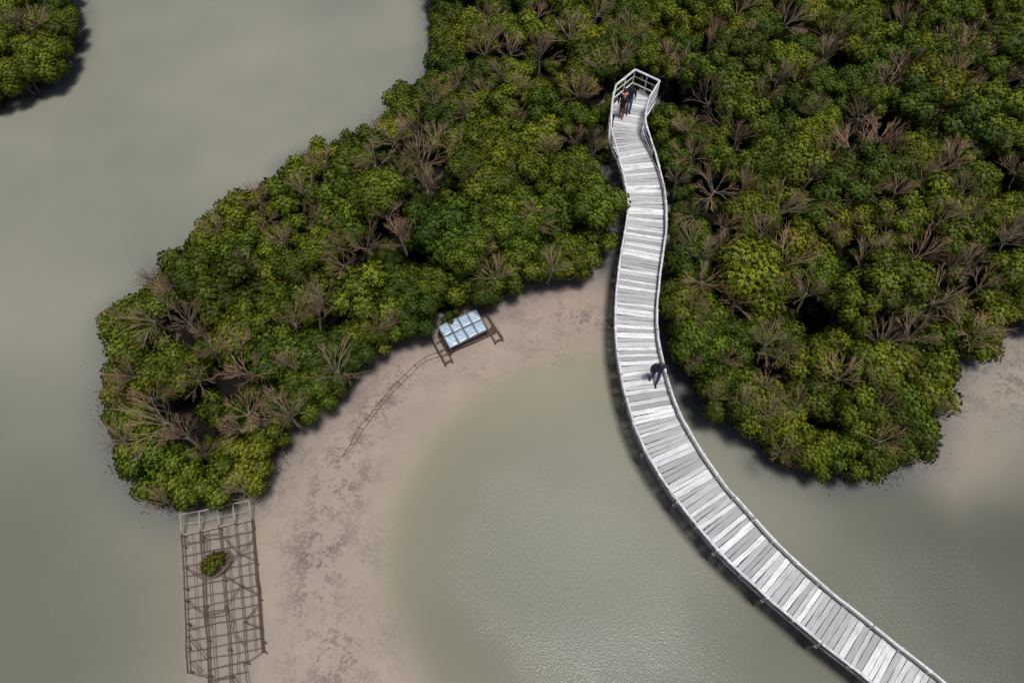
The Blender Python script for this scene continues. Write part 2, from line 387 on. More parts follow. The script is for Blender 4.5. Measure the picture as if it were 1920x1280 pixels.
# viewing platform outline at rail height
APEX, PR, PRF, PL = (flat(at(x, y, DZ + 1.2)) for x, y in ((1191, 131), (1237, 152), (1217, 185), (1155, 160)))
Lfull = [APEX, PL] + Lw[1:]; Rfull = [APEX, PR, PRF] + Rw[1:]
bw = empty('boardwalk', (0, 0, 0), 0, 'long winding boardwalk of white and grey planks ending in a railed viewing deck', 'boardwalk')
V = []; FA = []; att = dict(tone=[], along=[], across=[], seed=[])
s = -2.6; total = CS[-1]; tdir0 = (ctr[4] - ctr[0]).normalized()
def cpt(s): return ctr[0] + tdir0 * s if s < 0 else at_arc(ctr, CS, s)
PP = []
lastt = 0.5
while s < total - .2:
    wd = rnd.choice((rnd.uniform(.14, .20), rnd.uniform(.18, .27))); c0 = s + .009; c1 = s + wd - .009
    mid = (c0 + c1) / 2; ca, cb = cpt(mid - .35), cpt(mid + .35); t = (cb - ca).normalized(); sk = rnd.gauss(0, .012)
    if s < 1.2: t = (t + Vector((.0, 0, 0))).normalized()
    n = Vector((-t.y, t.x, 0)); n = (n + t * sk).normalized()    # towards the right hand of the travel (down the photo): n points to +x side
    if n.x < 0 and s < 6: n = -n
    if PP and n.dot(PP[-1]) < 0: n = -n
    PP.append(n)
    ok = True; ends = []
    for cc in (c0, c1):
        c = cpt(cc); r = hit(c, n, Rfull, 1); l = hit(c, -n, Lfull, 1)
        if r is None or l is None: ok = False; break
        hh = railh(to_px((c.x, c.y, DZ))[1]); ins = .20 * hh if s > .3 else .05
        ends.append((c - n * max(.02, l - ins + rnd.uniform(-.02, .02)), c + n * (r - .04 + rnd.uniform(-.02, .02))))
    if ok and (ends[0][0] - ends[0][1]).length > .15:
        if rnd.random() < .48: tone = rnd.uniform(.72, 1.0)
        else: tone = rnd.uniform(.10, .60)
        if lastt > .7 and rnd.random() < .55: tone = rnd.uniform(.18, .55)
        lastt = tone
        zt = DZ + rnd.uniform(-.004, .004); z0 = zt - .05; sdv = rnd.random()
        N = 6; n0 = len(V); Ltot = (ends[0][1] - ends[0][0]).length
        for i in range(N + 1):
            u = i / N; a = ends[0][0].lerp(ends[0][1], u); b = ends[1][0].lerp(ends[1][1], u); j = (b - a).normalized() * rnd.uniform(-.006, .006)
            for (q, z, ac) in ((a + j, z0, 0), (a + j, zt, 0), (b + j, zt, 1), (b + j, z0, 1)):
                V.append((q.x, q.y, z)); att['tone'].append(tone); att['along'].append(u * Ltot); att['across'].append(ac * wd); att['seed'].append(sdv)
        for i in range(N):
            for k in range(4):
                a0 = n0 + i * 4 + k; a1 = n0 + i * 4 + (k + 1) % 4; FA.append((a0, a1, a1 + 4, a0 + 4))
        FA.append((n0, n0 + 3, n0 + 2, n0 + 1)); e = n0 + N * 4; FA.append((e, e + 1, e + 2, e + 3))
    s += wd
mesh_obj('deck', V, FA, M['planks'], bw, False, {k: np.array(v, np.float32) for k, v in att.items()})
# handrails
def rail_line(line, hs, r, frac=1.0, wob=.012, name='handrail', mat=None, seg=8):
    mb = MB(); pts = [Vector((p.x + rnd.uniform(-wob, wob), p.y + rnd.uniform(-wob, wob), DZ + h * frac + rnd.uniform(-wob, wob) * .5)) for p, h in zip(line, hs)]
    mb.tube(pts, [r * rnd.uniform(.86, 1.12) for _ in pts], seg); return mb.build(name, mat or M['rail'], bw, True)
def sub(line, hs, k=4): return line[::k] + [line[-1]], hs[::k] + [hs[-1]]
Ls, Lh = sub(Lw, hL); Rs, Rh = sub(Rw, hR)
rail_line(Ls, Lh, .048); rail_line(Rs, Rh, .048)
for l_, h_ in ((Ls, Lh), (Rs, Rh)):
    k_ = [i for i, h in enumerate(h_) if h > .62]; l_, h_ = l_[:k_[-1] + 1], h_[:k_[-1] + 1]
    rail_line(l_, h_, .022, .62, name='mid_rail'); rail_line(l_, h_, .026, .3, name='mid_rail')
def seg_tube(a, b, za, zb, r, name, mat=None, seg=6, wob=.006, n=5, par=None):
    mb = MB(); pts = [Vector((a.x, a.y, za)).lerp(Vector((b.x, b.y, zb)), i / n) + Vector((rnd.uniform(-wob, wob), rnd.uniform(-wob, wob), rnd.uniform(-wob, wob))) for i in range(n + 1)]
    mb.tube(pts, r, seg); return mb.build(name, mat or M['rail'], par or bw, True)
plat = [Lw[0], APEX, PR, Rw[0]]
for a, b in zip(plat[:-1], plat[1:]):
    seg_tube(a, b, DZ + 1.2, DZ + 1.2, .06, 'handrail'); seg_tube(a, b, DZ + .42, DZ + .42, .04, 'mid_rail'); seg_tube(a, b, DZ + .82, DZ + .82, .024, 'mid_rail'); seg_tube(a, b, DZ - .06, DZ - .06, .05, 'edge_beam')
for p in (APEX, PR, (APEX + PR) / 2, (APEX + Lw[0]) / 2): seg_tube(p, p + Vector((.001, 0, 0)), 0.0, DZ + 1.22, .035, 'post', wob=0)
# lattice infill on the flared right side
d = (Rw[0] - PR); lat = MB(); nl = 6
for i in range(nl):
    a = PR + d * (i / nl); b = PR + d * ((i + 1) / nl)
    lat.tube([(a.x, a.y, DZ + .05), (b.x, b.y, DZ + .8)], .014, 5); lat.tube([(a.x, a.y, DZ + .8), (b.x, b.y, DZ + .05)], .014, 5)
    lat.tube([(a.x, a.y, DZ + .02), (a.x, a.y, DZ + 1.18)], .012, 5)
lat.build('lattice_panel', M['rail'], bw)
# posts, piles, cross beams, stringers
LS, RS = arc(Lw), arc(Rw)
sp = .35; kk = 0
while sp < total - .3:
    c = cpt(sp); t = (cpt(sp + .3) - cpt(sp - .3)).normalized(); n = Vector((-t.y, t.x, 0))
    if n.x < 0 and sp < 6: n = -n
    if kk and n.dot(ln) < 0: n = -n
    ln = n
    r = hit(c, n, Rfull, 1); l = hit(c, -n, Lfull, 1)
    if r and l:
        for q, pl_, hh in ((c + n * r, Rw, hR), (c - n * l, Lw, hL)):
            i = min(range(len(pl_)), key=lambda i: (pl_[i] - q).length); h = hh[i]
            seg_tube(q, q + Vector((rnd.uniform(-.02, .02), rnd.uniform(-.02, .02), 0)), DZ - .12, DZ + h + .03, .04, 'post', wob=.004, n=3)
            jt = MB(); jt.ball((pl_[i].x, pl_[i].y, DZ + h), .072, sc=(1, 1, .7)); jt.build('rail_joint', M['timber'] if rnd.random() < .35 else M['rail'], bw, True)
        if kk % 2 == 0:
            ins = .2 * railh(to_px((c.x, c.y, DZ))[1]); l = l - ins + .03; a = c - n * (l + .12); b = c + n * (r + .10)
            m_ = MB(); m_.box((a + b) / 2 + Vector((0, 0, DZ - .22)), (b - a) / 2, t * .06, Vector((0, 0, .07))); m_.build('cross_beam', M['timber'], bw)
            for q in (c - n * (l - .02), c + n * (r - .04)):
                seg_tube(q + n * .0, q, -.6, DZ - .16, .065, 'pile', M['wetpile'], 8)
    sp += .98; kk += 1
for off in (-.55, 0, .55):
    mb = MB(); pts = [Vector((p.x, p.y, DZ - .115)) for p in ctr[::6]]
    prev = None; L = []
    for i, p in enumerate(pts):
        t = (pts[min(i + 1, len(pts) - 1)] - pts[max(i - 1, 0)]).normalized(); n = Vector((-t.y, t.x, 0)); 
        if prev and n.dot(prev) < 0: n = -n
        prev = n; L.append(p + n * off)
    mb.tube(L, .06, 4); mb.build('stringer', M['timber'], bw)
for line in (Lw, Rw):
    mb = MB(); pts = [(p.x, p.y, DZ - .06) for p in line[::4]]; mb.tube(pts, .05, 6); mb.build('edge_beam', M['timber'], bw)

# ---------------------------------------------------------------- mangrove trees
def sphere_pts(n, rr, lo=-1.0):
    P = []; ga = math.pi * (3 - 5 ** .5); o = rr.random() * 6
    for i in range(n):
        z = lo + (1 - lo) * (1 - (i + .5) / n); a = o + ga * i + rr.uniform(-.25, .25); q = math.sqrt(max(0, 1 - z * z)); P.append(Vector((q * math.cos(a), q * math.sin(a), z)))
    return P
NORM = {}
def crown_mesh(seed, nl=15, Rr_=.72, flat_=.62, lr=(.30, .46), droop=0):
    rr = random.Random(seed); V = []; Fc = []; T = []; NN = []
    lobes = []
    for i, d in enumerate(sphere_pts(nl, rr, -.45)):
        k = rr.uniform(.72, 1.12) if d.z < .75 else rr.uniform(.6, .85)
        lobes.append((Vector((d.x * Rr_ * k * rr.uniform(.85, 1.2), d.y * Rr_ * k * rr.uniform(.85, 1.2), d.z * Rr_ * flat_ * k + 0.0)), rr.uniform(*lr)))
    lobes.append((Vector((0, 0, -.08)), Rr_ * .52))
    for c, r in lobes:
        # inner mass of shaded foliage
        n0 = len(V); ps = sphere_pts(16, rr)
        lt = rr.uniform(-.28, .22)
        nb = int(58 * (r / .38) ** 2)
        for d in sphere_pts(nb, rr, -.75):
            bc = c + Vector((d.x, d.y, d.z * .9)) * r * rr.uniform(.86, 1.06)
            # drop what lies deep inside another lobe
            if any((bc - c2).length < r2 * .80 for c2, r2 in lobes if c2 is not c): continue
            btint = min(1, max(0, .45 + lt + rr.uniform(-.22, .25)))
            br = rr.uniform(.052, .078)
            for e in sphere_pts(8, rr, -.1):
                q = (d * .75 + e); q.normalize()
                # rosette leaf: a pointed quad standing off the little bump
                e2 = Matrix.Rotation(rr.uniform(-.3, .3), 3, 'X') @ e
                ax1 = e2.cross(d); 
                if ax1.length < .05: ax1 = e2.cross(Vector((1, .3, .2)))
                ax1.normalize()
                if e2.dot(d) < 0: e2 = e2 - d * e2.dot(d) * 1.2
                base_ = bc + e2 * br * .25; tip = bc + e2 * br * rr.uniform(1.15, 1.6) + d * br * .25
                mid = (base_ + tip) / 2 + d * br * .25; wv = ax1 * br * rr.uniform(.42, .60)
                n = len(V); V += [base_, mid - wv, tip, mid + wv]
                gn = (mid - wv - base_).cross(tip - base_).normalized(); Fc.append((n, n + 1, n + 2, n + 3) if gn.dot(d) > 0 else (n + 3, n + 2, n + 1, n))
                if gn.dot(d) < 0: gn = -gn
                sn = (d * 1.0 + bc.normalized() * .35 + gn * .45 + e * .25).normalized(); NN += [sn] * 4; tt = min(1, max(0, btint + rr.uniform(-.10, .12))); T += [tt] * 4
        # core
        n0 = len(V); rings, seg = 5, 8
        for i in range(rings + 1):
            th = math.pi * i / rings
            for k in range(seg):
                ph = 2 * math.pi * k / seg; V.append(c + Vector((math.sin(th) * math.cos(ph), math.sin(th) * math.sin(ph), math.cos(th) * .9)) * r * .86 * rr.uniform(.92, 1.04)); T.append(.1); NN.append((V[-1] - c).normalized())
        for i in range(rings):
            for k in range(seg):
                a = n0 + i * seg + k; b = n0 + i * seg + (k + 1) % seg; Fc.append((a, a + seg, b + seg, b))
    me = bpy.data.meshes.new('crown'); me.from_pydata([tuple(v) for v in V], [], Fc)
    a = me.attributes.new('tint', 'FLOAT', 'POINT'); a.data.foreach_set('value', T); me.materials.append(M['leaf']); me.polygons.foreach_set('use_smooth', [True] * len(me.polygons)); me.update()
    me.normals_split_custom_set_from_vertices([tuple(v) for v in NN]); NORM[me.name] = np.array([tuple(v) for v in NN], np.float32); return me
CROWNS = [crown_mesh(100 + i, nl=rnd.randint(7, 12), Rr_=rnd.uniform(.80, .98), flat_=rnd.uniform(.6, 1.0), lr=(.34, .56)) for i in range(12)]
def branch(mb, p, d, L, r, lev, rr, maxlev, spread, up=.25):
    segs = 3 if lev < maxlev else 2; pts = [p]; q = p
    for i in range(segs):
        d = (d + Vector((rr.gauss(0, .06), rr.gauss(0, .06), rr.gauss(0, .05) + up * .10))).normalized(); q = q + d * L / segs; pts.append(q)
    t = lev / maxlev
    mb.tube(pts, [r * (1 - .35 * i / segs) for i in range(segs + 1)], 5 if lev < 2 else 3, a=[t] * (segs + 1), cap=(lev == maxlev))
    if lev < maxlev:
        n = rr.choice((3, 3, 4)) if lev == 1 else rr.choice((2, 3, 3)) if lev else rr.choice((4, 5, 6))
        for i in range(n):
            ax = d.cross(Vector((rr.gauss(0, 1), rr.gauss(0, 1), rr.gauss(0, 1)))).normalized()
            nd = Matrix.Rotation(rr.uniform(.35, 1.0) * spread, 3, ax) @ d
            if nd.z < -.1: nd.z = abs(nd.z) * .5; nd.normalize()
            sp_ = pts[-1] if (i < 2 or lev == 0) else pts[-2]
            branch(mb, sp_, nd, L * rr.uniform(.70, .92), r * (.60 if maxlev < 5 else .72), lev + 1, rr, maxlev, spread, up)
def bare_meshes(seed):
    rr = random.Random(seed); tr = MB(); lean = Vector((rr.gauss(0, .12), rr.gauss(0, .12), 1)).normalized()
    p = [Vector((0, 0, -1.5)) - Vector((lean.x, lean.y, 0)) * .4]; q = p[0]
    for i in range(4): q = q + (lean + Vector((rr.gauss(0, .08), rr.gauss(0, .08), 0))) * .33; p.append(q)
    tr.tube(p, [.085, .075, .068, .06, .055], 7, a=[0] * 5)
    tw = MB(); top = p[-1]
    nl = rr.randint(6, 8); an0 = rr.random() * 6
    for i in range(nl + 3):
        an = an0 + 2 * math.pi * i / nl + rr.uniform(-.3, .3); el = rr.uniform(.4, 1.35)
        d = Vector((math.cos(an) * math.cos(el), math.sin(an) * math.cos(el), math.sin(el) * .9))
        branch(tw, top - lean * rr.uniform(0, .35), d.normalized(), rr.uniform(.40, .52), .024, 1, rr, 4, .44)
    a = tr.build('trunk', M['twig'], None, True, 'tint'); b = tw.build('branches', M['twig'], None, False, 'tint')
    ma, mb_ = a.data, b.data; bpy.data.objects.remove(a); bpy.data.objects.remove(b)
    return ma, mb_
BARES = [bare_meshes(300 + i) for i in range(9)]
def trunk_mesh(seed):
    rr = random.Random(seed); tr = MB()
    for k in range(rr.randint(2, 3)):
        q = Vector((rr.gauss(0, .06), rr.gauss(0, .06), -1.6)); d = Vector((rr.gauss(0, .2), rr.gauss(0, .2), 1)).normalized(); p = [q]
        for i in range(4): d = (d + Vector((rr.gauss(0, .12), rr.gauss(0, .12), .1))).normalized(); q = q + d * .4; p.append(q)
        tr.tube(p, [.075, .06, .05, .04, .028], 6, a=[.2] * 5)
        for j in range(3):
            b = p[1 + j]; dd = Vector((rr.gauss(0, 1), rr.gauss(0, 1), .5)).normalized(); tr.tube([b, b + dd * .25, b + dd * .5 + Vector((0, 0, .08))], [.03, .022, .012], 5, a=[.5] * 3)
    for k in range(6):   # stilt roots
        an = rr.random() * 6.28; tr.tube([(.02 * math.cos(an), .02 * math.sin(an), -1.1), (.22 * math.cos(an), .22 * math.sin(an), -1.3), (.34 * math.cos(an), .34 * math.sin(an), -1.75)], [.025, .02, .016], 4, a=[.1] * 3)
    o = tr.build('trunk', M['bark'], None, True, 'tint'); me = o.data; bpy.data.objects.remove(o); return me
TRUNKS = [trunk_mesh(500 + i) for i in range(5)]

BARE_PX = [(1010,85,110),(1065,55,60),(1002,20,40),(1115,20,38),(1190,60,70),(1160,95,45),(1130,117,40),(975,160,45),(1080,165,55),(1250,95,45),(1340,55,38),(1385,10,60),(1475,30,70),
(1417,70,42),(1330,82,34),(1355,107,45),(1560,50,65),(1560,90,65),(1605,87,38),(1695,37,55),(1755,10,38),(1830,50,60),(1895,25,42),(1785,75,40),(1830,100,55),(1710,115,80),(1672,140,60),
(1780,132,38),(1827,157,45),(1885,150,34),(1915,145,34),(1775,187,55),(1505,125,60),(1465,135,52),(1440,175,55),(1325,165,60),(1280,120,42),(1355,220,50),(1290,235,42),(1375,250,45),
(1295,280,62),(1525,200,34),(1615,215,50),(1660,240,55),(1565,275,70),(1615,270,60),(1675,265,34),(1785,290,60),(1740,310,60),(1870,270,50),(1910,315,36),(1805,350,38),(1630,360,55),
(1680,350,38),(1525,330,42),(1345,345,88),(1395,350,55),(1460,380,65),(1295,405,42),(1370,420,38),(1425,435,60),(1305,455,70),(1355,455,55),(1580,400,55),(1570,435,34),(1665,415,55),
(1750,400,60),(1810,390,45),(1895,425,50),(1625,470,90),(1730,465,65),(1485,480,80),(1885,455,34),(1830,485,55),(1790,500,38),(1760,545,65),(1720,570,50),(1840,540,38),(1515,550,60),
(1465,555,38),(1320,520,60),(1290,575,55),(1390,560,55),(1655,565,42),(1825,612,90),(1700,610,60),(1655,630,55),(1442,640,62),(1455,655,50),(1570,695,65),(1647,715,38),(1700,677,34),
(1660,760,30),(1430,720,45),(1390,747,38),(1437,775,45),(1485,760,45),(1475,835,45),(1640,827,52),(1762,772,30),(1345,740,34),(1302,680,28),(1365,670,34),
(920,22,42),(900,75,65),(957,85,42),(940,135,38),(860,145,42),(810,175,55),(905,170,38),(880,205,50),(775,225,60),(740,245,62),(805,255,52),(867,270,42),(710,295,78),(795,300,62),
(665,315,38),(597,308,42),(562,345,66),(745,330,42),(795,350,72),(720,390,46),(590,415,42),(475,370,40),(525,450,38),(495,405,36),(402,425,36),(682,445,72),(755,440,56),(645,460,46),
(645,495,46),(460,495,32),(907,470,32),(925,510,62),(600,555,60),(590,585,46),(302,525,42),(325,545,46),(310,565,38),(287,600,56),(222,590,34),(345,595,50),(385,620,42),(545,600,50),
(1035,275,52),(1085,250,45),(1110,275,50),(1120,340,60),(1010,410,54),(1030,490,50),(625,665,74),(555,760,68),(545,680,42),(470,695,62),(450,755,62),(375,710,50),(400,650,46),(450,645,42),
(282,735,56),(222,735,36),(302,785,92),(350,810,66),(222,815,42),(242,690,38),(515,755,46),(450,795,50),(500,790,42),(375,845,42),(452,922,30),(305,935,28),(325,645,38),
(965,225,38),(60,30,40),(25,45,34),(1100,170,36),(840,300,34),(970,330,34),(880,340,32),(710,610,36),(735,600,34),(1270,330,30)]
LM = [('the viewing deck', (1190, 160), 999), ('the boardwalk bend below the viewing deck', (1175, 370), 999), ('the tin-roofed platform', (865, 615), 999), ('the stick rack', (405, 960), 999),
      ('the person in the hood', (1237, 695), 999), ('the lowest tip of the right-hand grove', (1620, 890), 999), ('the left-hand tip of the long grove', (205, 610), 999),
      ('the inlet at the right edge of the photo', (1880, 610), 999), ('the top right corner of the photo', (1920, 0), 999), ('the top edge above the viewing deck', (1190, 0), 999),
      ('where the left shore meets the top edge', (815, 0), 999), ('the notch in the upper left shore', (535, 330), 999), ('the small bay left of the boardwalk', (1080, 505), 999),
      ('the top left corner of the photo', (0, 0), 999), ('the right edge halfway up the grove', (1920, 300), 999), ('the centre of the right-hand grove', (1560, 400), 999),
      ('the centre of the long left grove', (640, 480), 999), ('the muddy hollow inside the right grove', (1450, 700), 999), ('the upper left shore near the channel', (720, 215), 999),
      ('the mud shore of the left grove', (530, 830), 999), ('the right shore of the lower right grove', (1760, 740), 999), ('the western shore above the stick rack', (230, 870), 999),
      ('the middle of the left grove above the bay', (960, 300), 999), ('the top edge of the right-hand grove', (1560, 0), 999), ('the right bank beside the boardwalk', (1262, 470), 999)]
trees = []   # (root, px, kind, colourword)
allpos = []
cnt_b = 0
def new_tree(name, parts, loc, rz, scale, color=None, tilt=(0, 0)):
    r = bpy.data.objects.new(name, None); COL.objects.link(r); r.empty_display_size = .2
    r.location = loc; r.rotation_euler = (tilt[0], tilt[1], rz); r.scale = scale
    for nm, me, colr in parts:
        c = bpy.data.objects.new(nm, me); COL.objects.link(c); c.parent = r; c.location = (0, 0, 0)
        if colr: c.color = (*colr, 1)
    return r
for i, (px, py, wpx) in enumerate(BARE_PX):
    zc = 2.35; c = at(px, py + wpx * .12, zc); zl = F / ((c - Vector((0, 0, H))).length)
    dia = wpx / zl * 1.08; k = dia / 1.75
    k = min(max(k, .42), 1.12)
    ma, mb_ = BARES[rnd.randrange(len(BARES))]
    v = rnd.uniform(.75, 1.15); red = rnd.uniform(.92, 1.08)
    z = 2.66 - .35 * k + rnd.uniform(-.2, .15)
    ks = max(k, .75)
    root = new_tree('bare_mangrove', [('trunk', ma, (v, v, v)), ('branches', mb_, (v * red, v * .98, v * .96))], (c.x, c.y, z), rnd.random() * 6.28, (k * rnd.uniform(.95, 1.12), k * rnd.uniform(.95, 1.12), max(k, .8)), tilt=(rnd.gauss(0, .12), rnd.gauss(0, .12)))
    trees.append((root, (px, py), 'bare', 'large' if wpx >= 65 else ('mid-sized' if wpx >= 45 else 'small')))
    allpos.append((c.x, c.y, dia * .5))
# green crowns: first along the shore, then the inside
greens = []
def shrunk(poly, d):
    return poly
def too_close(x, y, r, k=1.0):
    for (gx_, gy_, gr) in greens:
        if (gx_ - x) ** 2 + (gy_ - y) ** 2 < (k * (gr + r) * .5) ** 2: return True
    return False
def near_walk(x, y, m):
    if any((x - p.x) ** 2 + (y - p.y) ** 2 < (m - .78) ** 2 for p in HUTP): return True
    return any((x - p.x) ** 2 + (y - p.y) ** 2 < (m + (.30 if x < p.x else .15)) ** 2 for p in WALK)
HUTP = [at(840, 628, .7), at(866, 614, .7), at(893, 601, .7)]
WALK = [p for p in ctr[::3]] + [APEX, PR, (APEX + PR) / 2, ctr[0] - tdir0 * .8, ctr[0] - tdir0 * 1.4]
BIG = {k: np.array([(p.x, p.y) for p in v]) for k, v in wpoly.items()}
def sd1(k, x, y): return float(sdist(np.array([x]), np.array([y]), wpoly[k])[0])
for k in ('left', 'right', 'isle'):
    poly = wpoly[k]; P = [Vector((p.x, p.y, 0)) for p in poly]; P.append(P[0]); S = arc(P); dd = .5
    while dd < S[-1]:
        q = at_arc(P, S, dd); rad = rnd.uniform(.8, 1.15)
        t = (at_arc(P, S, min(S[-1], dd + .2)) - at_arc(P, S, max(0, dd - .2))).normalized(); n = Vector((-t.y, t.x, 0))
        c = q + n * rad * .78
        if sd1(k, c.x, c.y) < 0: c = q - n * rad * .78
        px, py = to_px((c.x, c.y, 1.6))
        if sd1(k, c.x, c.y) > rad * .55 and -70 < px < 1990 and -60 < py and not too_close(c.x, c.y, rad, 1.0) and not near_walk(c.x, c.y, rad * .95 + 1.04):
            greens.append((c.x, c.y, rad)); allpos.append((c.x, c.y, rad))
        dd += .3
nedge = len(greens)
for k in ('left', 'right', 'isle'):
    poly = wpoly[k]; xs = [p.x for p in poly]; ys = [p.y for p in poly]; tries = 0
    while tries < 9000:
        tries += 1; x = rnd.uniform(min(xs), max(xs)); y = rnd.uniform(min(ys), max(ys)); rad = rnd.choice((rnd.uniform(.85,1.1), rnd.uniform(1.1, 1.5)))
        px, py = to_px((x, y, 2))
        if not (-50 < px < 1970 and py > -50): continue
        if any((x - a) ** 2 + (y - b) ** 2 < (r * .66 + rad * .52) ** 2 for a, b, r in allpos[:len(BARE_PX)]): continue
        if too_close(x, y, rad, 1.22) or near_walk(x, y, rad * .95 + 1.04): continue
        if not inside((x, y), poly) or sd1(k, x, y) < rad * .6: continue
        greens.append((x, y, rad))
print('greens', len(greens), 'edge', nedge, 'bare', len(BARE_PX))
HOLES = [(1455, 705, 42)]
ng = 0
def shows(i):
    x, y, rad = greens[i]; px, py = to_px((x, y, 2.0)); v = rad / math.hypot(math.hypot(x, y), H) * 20
    if not (-15 < px < 1935 and py > -15): v *= .3
    return -v - (.25 if i < nedge else 0)
order = sorted(range(len(greens)), key=shows); single = set(order[:299]); mass = []
for i, (x, y, rad) in enumerate(greens):
    px, py = to_px((x, y, 2.0))
    if any((px - a) ** 2 + (py - b) ** 2 < r * r for a, b, r in HOLES): continue
    edge = i < nedge
    z = (rnd.uniform(1.15, 1.5) if edge else rnd.uniform(1.15, 2.5)); z = max(z, rad * .95)
    q = rnd.random()
    if q < .30: word = 'yellow-green'; col = (rnd.uniform(1.02, 1.2), rnd.uniform(.98, 1.1), .8)
    elif q < .72: word = 'mid-green'; col = (rnd.uniform(.78, .95), rnd.uniform(.84, .98), .8)
    else: word = 'dark green'; col = (rnd.uniform(.46, .60), rnd.uniform(.58, .70), .7)
    k = rad / 1.05
    if i not in single: mass.append((x, y, z, k)); continue
    root = new_tree('mangrove_tree', [('trunk', rnd.choice(TRUNKS), (1, 1, 1)), ('crown', rnd.choice(CROWNS), col)], (x, y, z), rnd.random() * 6.28, (k * rnd.uniform(.92, 1.1), k * rnd.uniform(.92, 1.1), k * rnd.uniform(.9, 1.15)), tilt=(rnd.gauss(0, .12), rnd.gauss(0, .12)))
    trees.append((root, (px, py), 'green', word)); ng += 1
# the rest of the canopy and the low growth between the trees: one mass
rr = random.Random(5)
for k_ in ('left', 'right', 'isle'):
    poly = wpoly[k_]; xs = [p.x for p in poly]; ys = [p.y for p in poly]; n_ = 0
    for _ in range(int((max(xs) - min(xs)) * (max(ys) - min(ys)) * 1.0)):
        x = rr.uniform(min(xs), max(xs)); y = rr.uniform(min(ys), max(ys)); px, py = to_px((x, y, 1.0))
        if not (-30 < px < 1950 and py > -30) or not inside((x, y), poly) or near_walk(x, y, 1.25 if py < 250 else 1.42): continue
        if any((x - a) ** 2 + (y - b) ** 2 < (r * .62) ** 2 for a, b, r in greens): continue
        if any((px - a) ** 2 + (py - b) ** 2 < r * r for a, b, r in HOLES) or sd1(k_, x, y) < .3: continue
        mass.append((x, y, rr.uniform(.2, .55) if near_walk(x, y, 1.9) else rr.uniform(.2, .6), rr.uniform(.28, .5)))
for px, py in ((1232,196),(1242,184),(1230,214),(1236,232),(1246,206),(1240,250),(1246,270),(1262,285),(1254,300),(1268,320),(1272,345),(1284,300),(1288,330),(1282,365),(1276,385),(1298,350),(1300,380),(1139,205),(1134,225),(1138,182),(1146,160),(1162,143),(1180,130),(1204,128),(1226,136),(1130,250),(1136,270)):
    p = at(px, py + 22, .4); mass.append((p.x, p.y, rr.uniform(.15, .5), rr.uniform(.28, .42)))
VV = []; FF = []; TT = []; NV = []; nn = 0; cache = {}
for x, y, z, k in mass:
    me = rr.choice(CROWNS)
    if me.name not in cache:
        co = np.empty(len(me.vertices) * 3, np.float32); me.vertices.foreach_get('co', co); fi = np.empty(len(me.polygons) * 4, np.int64); me.polygons.foreach_get('vertices', fi)
        ti = np.empty(len(me.vertices), np.float32); me.attributes['tint'].data.foreach_get('value', ti); cache[me.name] = (co.reshape(-1, 3), fi.reshape(-1, 4), ti)
    co, fi, ti = cache[me.name]; a = rr.random() * 6.28; c_, s_ = math.cos(a) * k, math.sin(a) * k
    nr = NORM[me.name]; ca_, sa_ = math.cos(a), math.sin(a); NV.append(np.stack([nr[:, 0] * ca_ - nr[:, 1] * sa_, nr[:, 0] * sa_ + nr[:, 1] * ca_, nr[:, 2]], 1))
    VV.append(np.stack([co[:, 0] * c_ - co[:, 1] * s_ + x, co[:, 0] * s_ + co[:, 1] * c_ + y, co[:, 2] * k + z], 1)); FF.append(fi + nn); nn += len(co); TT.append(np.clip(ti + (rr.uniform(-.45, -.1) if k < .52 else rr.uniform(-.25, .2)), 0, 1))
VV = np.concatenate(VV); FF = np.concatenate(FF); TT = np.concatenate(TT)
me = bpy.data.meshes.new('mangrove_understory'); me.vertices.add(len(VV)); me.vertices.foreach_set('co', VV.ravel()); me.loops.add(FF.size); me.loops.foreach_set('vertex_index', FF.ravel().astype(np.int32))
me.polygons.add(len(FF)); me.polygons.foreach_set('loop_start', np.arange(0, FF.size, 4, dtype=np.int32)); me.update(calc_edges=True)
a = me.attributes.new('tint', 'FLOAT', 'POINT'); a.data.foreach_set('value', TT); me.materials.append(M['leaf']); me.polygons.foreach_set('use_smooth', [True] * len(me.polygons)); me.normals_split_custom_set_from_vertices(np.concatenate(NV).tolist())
o = bpy.data.objects.new('mangrove_understory', me); COL.objects.link(o); o.color = (.85, .88, .9, 1)
tag(o, 'low dark mangrove growth filling the gaps between the trees', 'undergrowth', None, 'stuff')
print('placed greens', ng, 'mass', len(mass))
# labels: nearest trees to things one can find get a label of their own, look-alikes elsewhere share one per stretch of forest
ORD = ['', 'second ', 'third ', 'fourth ', 'fifth ']
done = {}
def grove(px, py):
    if px < 300 and py < 300: return 'small islet in the top left corner'
    bx = 1190 if py < 240 else 1205
    return 'long left grove' if px < bx else 'right-hand grove'
pairs = []
for li, (nm, (lx, ly), _) in enumerate(LM):
    for kind, word in {(t[2], t[3]) for t in trees}:
        cand = sorted(((t[1][0] - lx) ** 2 + (t[1][1] - ly) ** 2, i) for i, t in enumerate(trees) if t[2] == kind and t[3] == word and 0 <= t[1][0] <= 1920 and 0 <= t[1][1] <= 1280)[:5]
        for rk, (d2, i) in enumerate(cand): pairs.append((rk * 30 + math.sqrt(d2), i, li, rk))
for _, i, li, rk in sorted(pairs):
    if i in done: continue
    t = trees[i]; done[i] = True
    what = f'{t[3]} leafy mangrove' if t[2] == 'green' else f'{t[3]} bare brown-twigged mangrove'
    t[0]['label'] = f'{ORD[rk]}nearest {what} to {LM[li][0]}'.strip()
